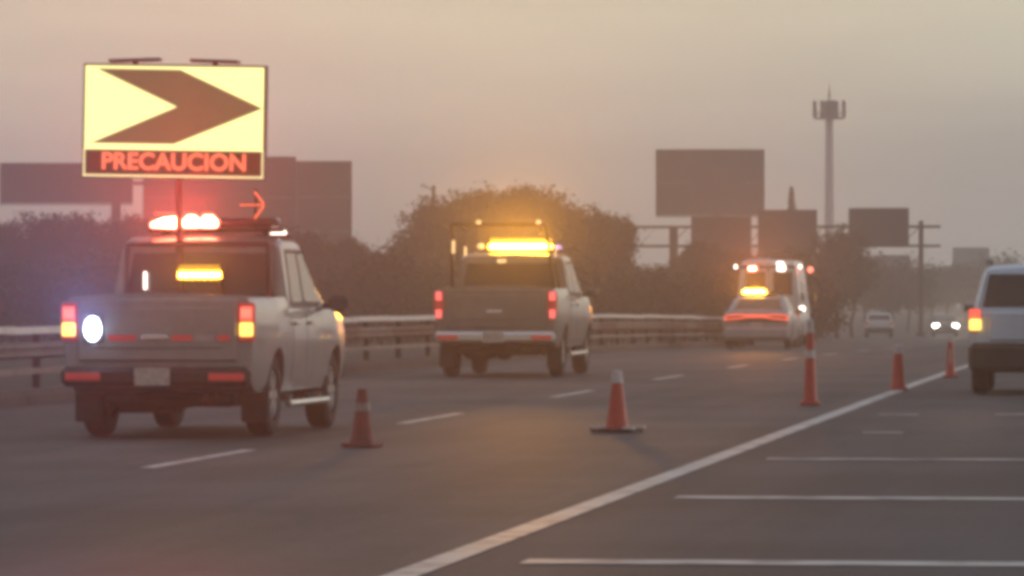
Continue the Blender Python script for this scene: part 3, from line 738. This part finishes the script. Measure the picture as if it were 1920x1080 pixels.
MB().box((.03, .16, (zb0 + .5) / 2), (.055, .09, zb0 + .5)).build('mast', M['dark_metal'], sg)
MB().box((0, .09, .03), (1.4, .6, .06)).build('base_frame', M['dark_metal'], sg)

# --- second pickup
p2, v2, h2 = pickup('pickup_truck', (-10.78, 86, G(86)), 0, 'grey full-size pickup with a wide glowing amber roof bar, ahead of the arrow sign', 2.03, 5.75, 1.45, .48, 2.02, 1.33, (1.15, 4.75), .41, 1.95,
                    (2.12, 2.3, 3.3, 4.3), M['pewter'], 'dual')
l2 = MB().cbox((.10, 2.55, 2.075), (1.42, .28, .05), .02).build('light_bar', M['black'], p2)
MB().cbox((-.57, 2.54, 2.15), (.10, .2, .10), .03).build('end_lens', M['amber_dot'], l2)
MB().cbox((.10, 2.53, 2.14), (1.05, .22, .105), .04).build('lit_strip', M['amber_core'], l2)
MB().cbox((.10, 2.54, 2.24), (1.03, .2, .085), .03).build('upper_lens', M['amber_soft'], l2)
MB().cbox((.74, 2.52, 2.12), (.10, .16, .11), .04).build('violet_lens', M['blue_dot'], l2)
for x in (-.3, -.05, .2, .45): glow(l2, (x, 2.36, 2.16), (1, .40, .02), 3200, 17, .08, 187)
MB().cbox((-.16, 2.06, 1.90), (.16, .05, .06), .02).build('high_lamp', M['amber_dot'], p2)
rk = MB().path([(-.93, 1.6, 1.42), (-.93, 1.6, 2.50), (.62, 1.6, 2.50), (.80, 1.6, 1.42)], .03, 8).build('rack_frame', M['dark_metal'], p2)
for x, z, w, h in ((-.90, 2.13, .05, .22), (-.70, 2.06, .04, .16), (.80, 2.06, .025, .22)):
    MB().cbox((x, 1.54, z), (w, .05, h), .012).build('marker_lamp', M['amber_dot'], rk)
for x in (-.48, .52): MB().cbox((x, 1.55, 2.54), (.09, .06, .07), .02).build('corner_lamp', M['amber_dot'], rk)
MB().box((-.45, 2.2, 2.035), (.42, .03, .018)).build('roof_trim', M['chrome'], p2)

# --- generic closed cars
def car(name, loc, rz, label, cat, W, L, sill, top, wheels, r, belt, tum, prof, paint, panes, plan=None, group=None, mir=None, rear=None, front=None, hw=None):
    o = empty(name, loc, rz, label, cat, group)
    v = Veh(W, L, sill, top, plan or [(0, .90), (.06, .95), (.25, .99), (.6, 1), (L - 1., 1), (L - .3, .93), (L, .78)], wheels, r, tw=.21)
    v.body(paint, o); v.wheel_set(o, M['steel'], 5)
    h = House(belt, W / 2 - .07, tum, prof, .10); h.body(paint, o)
    for sd in (-1, 1):
        for poly in panes: h.side(o, poly, M['glass'], sd)
        ya, yb = panes[-1][1][0] + .1, panes[-1][0][0]
        ym = panes[0][1][0] + .05
        v.door(o, paint, wheels[0] + r * .75, ym - .012, sill + .1, belt - .03, sd)
        v.door(o, paint, ym + .012, min(wheels[1] - r * 1.25, ym + 1.15), sill + .1, belt - .03, sd)
        mirror(o, sd * (W / 2 - .04), (mir or prof[-1][0] - .45), belt + .06, sd, paint, (.18, .1, .13))
    h.cross(o, *rear, M['glass'], -1, 'rear_window'); h.cross(o, *front, M['glass'], 1, 'windshield')
    return o, v, h

# patrol sedan with full-width tail strip
ps, vs_, hs_ = car('patrol_car', (-11.40, 150, G(150)), R(.3), 'patrol sedan with a full-width red tail light strip and an amber roof bar', 'police car', 1.92, 5.04, .24,
    [(0, .98), (.1, 1.06), (.75, 1.07), (1.3, 1.02), (3.3, 1.0), (3.5, .98), (4.7, .84), (5.04, .70)], (1.08, 4.13), .36, 1.0, .42,
    [(.62, 1.0), (1.45, 1.42), (1.9, 1.47), (2.4, 1.475), (2.8, 1.43), (3.55, 1.0)], M['patrol_paint'],
    [[(1.05, 1.06), (2.15, 1.06), (2.15, 1.37), (1.55, 1.36)], [(2.25, 1.06), (3.25, 1.06), (2.8, 1.36), (2.25, 1.38)]],
    rear=((.70, 1.05), (1.40, 1.39), .70, .56), front=((3.45, 1.06), (2.88, 1.38), .72, .58))
tl = MB().cbox((0, .005, .86), (1.80, .06, .22), .03).build('taillight', M['black'], ps)
def zc_(x): return .885 + .045 * (1 - min(1, abs(x) / .85) ** 2) - (.02 if abs(x) > .8 else 0)
sp_ = MB(); pts = []
def ring(pts, r): return MB().path(pts, r, 6)
xs_ = [-.88 + 1.76 * i / 22 for i in range(23)]
def half(x): return .055 if abs(x) > .5 else .055 - .03 * min(1, (.5 - abs(x)) / .25)
MB().path([(x, -.04, zc_(x) + half(x)) for x in xs_], .018, 6).path([(x, -.04, zc_(x) - half(x)) for x in xs_], .018, 6).path([(-.88, -.04, zc_(.88) + .055), (-.88, -.04, zc_(.88) - .055)], .018, 6).path([(.88, -.04, zc_(.88) + .055), (.88, -.04, zc_(.88) - .055)], .018, 6).build('tail_strip', M['led_bar_red'], tl)
MB().cbox((0, -.02, .45), (1.84, .16, .34), .07).build('rear_bumper', M['patrol_paint'], ps)
MB().cbox((0, -.005, .68), (.34, .03, .17), .01).build('number_plate', M['plate'], ps)
lb3 = MB().cbox((.0, 2.0, 1.535), (1.2, .28, .06), .02).build('light_bar', M['black'], ps)
MB().cbox((-.20, 1.98, 1.60), (.66, .22, .15), .06).build('amber_lens', M['amber_core'], lb3)
MB().cbox((-.16, 1.99, 1.70), (.34, .18, .09), .04).build('upper_lens', M['amber_soft'], lb3)
MB().cbox((.40, 1.98, 1.60), (.40, .22, .12), .05).build('unlit_lens', M['glass'], lb3)
for x in (-.35, -.08): glow(lb3, (x, 1.82, 1.62), (1, .34, .02), 3800, 17, .08, 184.5)
MB().cbox((1.10, 3.1, 1.12), (.16, .05, .16), .04).build('mirror_glint', M['warm_core'], ps)  # glowing block at the right mirror, painting its bright highlight

# emergency van just ahead of the patrol car
va = empty('emergency_van', (-12.22, 165.5, G(165.5)), R(.3), 'tall white emergency van with red and white roof lamps, ahead of the patrol sedan', 'van')
vv = Veh(2.05, 6.0, .36, [(0, 1.10), (4.7, 1.10), (5.6, 1.0), (6.0, .8)], [(0, .97), (.06, 1), (5., 1), (5.7, .92), (6, .8)], (1.2, 4.9), .35, tw=.22)
vv.body(M['white_paint'], va); vv.wheel_set(va, M['steel'])
vh = House(1.08, .985, .09, [(0.0, 1.1), (.06, 2.62), (.2, 2.70), (4.1, 2.70), (4.5, 2.45), (5.35, 1.08)], .16); vh.body(M['white_paint'], va)
for x in (-.42, .42):
    d = MB().cbox((x, -.035, 1.50), (.80, .05, 1.9), .02).build('rear_door', M['white_paint'], va)
    MB().cbox((x + .04, -.066, 1.98), (.60, .02, .72), .01).build('window', M['glass'], d)
    MB().cbox((x - math.copysign(.32, x), -.075, 1.40), (.04, .03, .16), .01).build('handle', M['black'], d)
for sd in (-1, 1):
    vh.side(va, [(3.75, 1.25), (4.75, 1.25), (4.35, 1.95), (3.75, 1.95)], M['glass'], sd)
    vh.side(va, [(1.6, 1.45), (2.9, 1.45), (2.9, 2.05), (1.6, 2.05)], M['glass'], sd)
    vv.door(va, M['white_paint'], 3.7, 4.55, .5, 1.06, sd); mirror(va, sd * 1.0, 4.5, 1.55, sd, M['black'], (.2, .12, .34))
    t = MB().cbox((sd * .93, -.03, 1.02), (.12, .06, .38), .02).build('taillight', M['red_reflector'], va)
    MB().cbox((sd * 1.0, -.02, 2.50), (.09, .06, .12), .02).build('corner_lamp', M['warm_core'], va)
vh.cross(va, (5.25, 1.25), (4.62, 2.25), .82, .72, M['glass'], 1, 'windshield')
MB().cbox((0, -.06, .50), (1.98, .16, .2), .05).build('rear_bumper', M['black'], va)
lb4 = MB().cbox((0, .0, 2.45), (1.7, .08, .16), .03).build('light_bar', M['black'], va)
MB().cbox((-.48, -.05, 2.44), (.24, .06, .13), .04).build('red_lens', M['red_core'], lb4)
MB().cbox((.42, -.05, 2.45), (.26, .06, .19), .05).build('white_lens', M['warm_core'], lb4)
MB().cbox((.38, -.02, 2.62), (.22, .1, .06), .02).build('white_strip', M['warm_core'], lb4)
MB().cbox((1.10, 3.6, 2.42), (.20, .2, .2), .07).build('red_side_lamp', M['tail_red_hot'], lb4)
glow(lb4, (-.48, -.2, 2.44), (1, .06, .05), 2600, 17, .08, 184.5); glow(lb4, (.42, -.2, 2.44), (1, .9, .75), 300, 17, .08, 184.5)

# grey vehicle in the right lane
su, vsu, hsu = car('grey_minivan', (-1.66, 72, 0), 0, 'grey family vehicle with its left brake and turn lamp lit, at the right edge', 'car', 1.93, 4.85, .34,
    [(0, 1.06), (.05, 1.12), (3.4, 1.08), (3.8, 1.03), (4.6, .92), (4.85, .75)], (.95, 3.75), .37, 1.10, .26,
    [(.02, 1.10), (.36, 1.68), (.6, 1.74), (2.4, 1.755), (2.9, 1.70), (3.95, 1.10)], M['grey_paint'],
    [[(.55, 1.17), (1.85, 1.17), (1.85, 1.60), (.72, 1.58)], [(1.95, 1.17), (3.55, 1.17), (2.9, 1.58), (1.95, 1.62)]],
    rear=((.06, 1.18), (.33, 1.61), .76, .68), front=((3.80, 1.18), (3.0, 1.62), .76, .66))
MB().cbox((0, -.05, .50), (1.90, .22, .40), .07).build('rear_bumper', M['black'], su)
tg = MB().cbox((0, .0, .92), (1.36, .06, .40), .03).build('tailgate', M['grey_paint'], su)
MB().cbox((.0, -.045, .90), (.40, .02, .14), .01).build('number_plate', M['plate'], tg)
MB().cbox((.06, -.045, 1.06), (.5, .03, .04), .01).build('handle', M['black'], tg)
for sd in (-1, 1):
    MB().cbox((sd * .80, .16, 1.40), (.05, .05, .60), .02, Matrix.Rotation(R(-28), 3, 'X') @ Matrix.Rotation(sd * R(-12), 3, 'Y')).build('pillar_trim', M['chrome'], su)
    t = MB().cbox((sd * .865, -.0, 1.0), (.17, .10, .32), .04).build('taillight', M['red_reflector'], su)
    if sd < 0:
        MB().cbox((sd * .865, -.055, 1.09), (.15, .03, .13), .03).build('red_lens', M['tail_red'], t)
        MB().cbox((sd * .86, -.058, .945), (.16, .03, .15), .04).build('amber_lens', M['tail_amber'], t)
    MB().path([(sd * .72, .7, 1.77), (sd * .72, .8, 1.81), (sd * .72, 2.3, 1.82), (sd * .72, 2.4, 1.77)], .018, 6).build('roof_rail', M['black'], su)
glow(su, (-.88, -.2, .95), (1, .45, .1), 300, 24, .05, 181, 5)

# distant white car and oncoming car
wc, vwc, hwc = car('white_car', (-17.3, 327, G(327)), R(4), 'small white car far ahead, seen from behind beyond the emergency van', 'car', 1.76, 4.3, .28,
    [(0, .98), (.05, 1.04), (3.0, 1.0), (3.3, .96), (4.1, .84), (4.3, .7)], (.85, 3.4), .32, 1.0, .30,
    [(.02, 1.0), (.42, 1.42), (.6, 1.48), (2.0, 1.50), (2.5, 1.45), (3.45, 1.0)], M['bright_white'],
    [[(.5, 1.07), (1.6, 1.07), (1.6, 1.38), (.70, 1.37)], [(1.7, 1.07), (3.05, 1.07), (2.5, 1.37), (1.7, 1.39)]],
    rear=((.08, 1.06), (.39, 1.39), .70, .62), front=((3.3, 1.06), (2.6, 1.38), .70, .6))
MB().cbox((0, -.04, .48), (1.72, .16, .34), .06).build('rear_bumper', M['dark_paint'], wc)
for sd in (-1, 1): MB().cbox((sd * .76, -.01, .88), (.2, .06, .18), .03).build('taillight', M['red_reflector'], wc)
oc, voc, hoc = car('oncoming_car', (-14.55, 356, G(356)), R(184), 'oncoming car with both headlights glowing beside the grey vehicle', 'car', 1.78, 4.4, .26,
    [(0, .92), (.1, .98), (.7, 1.0), (3.1, .98), (3.4, .94), (4.2, .82), (4.4, .68)], (.9, 3.5), .32, .98, .34,
    [(.35, .98), (1.0, 1.38), (1.5, 1.45), (2.2, 1.46), (2.6, 1.40), (3.45, .98)], M['dark_paint'],
    [[(.9, 1.05), (1.8, 1.05), (1.8, 1.35), (1.2, 1.34)], [(1.9, 1.05), (3.05, 1.05), (2.6, 1.33), (1.9, 1.36)]],
    rear=((.45, 1.03), (.95, 1.34), .66, .56), front=((3.3, 1.04), (2.66, 1.34), .68, .58))
MB().cbox((0, 4.36, .45), (1.62, .14, .26), .05).build('front_bumper', M['black'], oc)
MB().cbox((0, 4.38, .68), (.7, .06, .12), .02).build('grille', M['black'], oc)
for sd in (-1, 1):
    hl = MB().cbox((sd * .64, 4.30, .74), (.42, .18, .24), .06).build('headlight', M['head_core'], oc)
    glow(hl, (sd * .64, 4.5, .74), (1, .92, .75), 900, 40, .08, 8, 6)

# ------------------------------------------------------------------ cones
def cone(name, x, y, h, r0, r1, base, label, bands, cat='traffic cone', corner=False, strip_=False, om=None, wm=None):
    om = om or M['orange']; wm = wm or M['reflective']
    o = empty(name, (x, y, G(y) + .006), random.uniform(-.3, .3), label, cat, 'cones closing the lane')
    MB().cbox((0, 0, .018), (base, base, .036), .012).build('base', M['black'] if corner else om, o)
    def rad(t): return r0 + (r1 - r0) * t
    MB().lathe([(r0 * 1.22, .034), (r0 * 1.15, .05), (r0, .07), (r1, h - .02), (r1 * .8, h), (.001, h)], 24).build('cone_body', om, o)
    for a, b in bands:
        MB().lathe([(rad(a) + .003, .07 + a * (h - .07)), (rad(b) + .003, .07 + b * (h - .07))], 24).build('reflective_band', wm, o)
    if bands and bands[-1][1] > .97: MB().lathe([(r1 + .003, h - .004), (r1 * .7, h + .006), (.001, h + .008)], 24).build('cap', wm, o)
    if corner:
        for sx in (-1, 1):
            for sy in (-1, 1): MB().cbox((sx * (base / 2 - .035), sy * (base / 2 - .035), .043), (.11, .11, .03), .01).build('corner_pad', wm, o)
    if strip_: MB().box((-.012, -r0 * .8, h * .46), (.022, .02, h * .42), Matrix.Rotation(math.atan((r0 - r1) / h), 3, 'X')).build('reflective_strip', wm, o)
    return o
cone('traffic_cone', -7.12, 47.2, .52, .10, .045, .30, 'orange cone, its colour dulled for flare, just right of the arrow sign pickup', [(.55, .72)], om=M['cone_flare_dull'], wm=M['band_flare_dull'])
cone('traffic_cone', -5.36, 52.4, .60, .108, .042, .42, 'orange cone with white top and white corner pads on its base, nearest in open road', [(.78, .99)], corner=True)
cone('delineator_cone', -4.29, 65.1, 1.04, .085, .035, .25, 'tallest slim orange cone with white upper bands, right of the patrol sedan', [(.52, .62), (.84, .99)])
cone('delineator_cone', -3.72, 75.3, .62, .095, .060, .24, 'short orange cone with pale top standing on the solid white line', [(.80, .99)])
cone('delineator_cone', -3.43, 86.5, .68, .075, .040, .24, 'slim orange post cone with a white stripe, beside the grey vehicle', [(.82, .99)], strip_=True)

# ------------------------------------------------------------------ haze
hz = MB().box((-80, 590, 11), (720, 1260, 36)).build('haze', None or M['glass'], smooth=False)
hm = bpy.data.materials.new('haze'); hm.use_nodes = True; t = hm.node_tree; t.nodes.clear()
ho = t.nodes.new('ShaderNodeOutputMaterial'); pv = t.nodes.new('ShaderNodeVolumePrincipled')
pv.inputs['Color'].default_value = (.92, .91, .92, 1); pv.inputs['Density'].default_value = .00125; pv.inputs['Anisotropy'].default_value = .72
t.links.new(pv.outputs[0], ho.inputs['Volume'])
hz.data.materials.clear(); hz.data.materials.append(hm)
tag(hz, 'smoky dusk haze over the whole road', 'haze', kind='stuff')
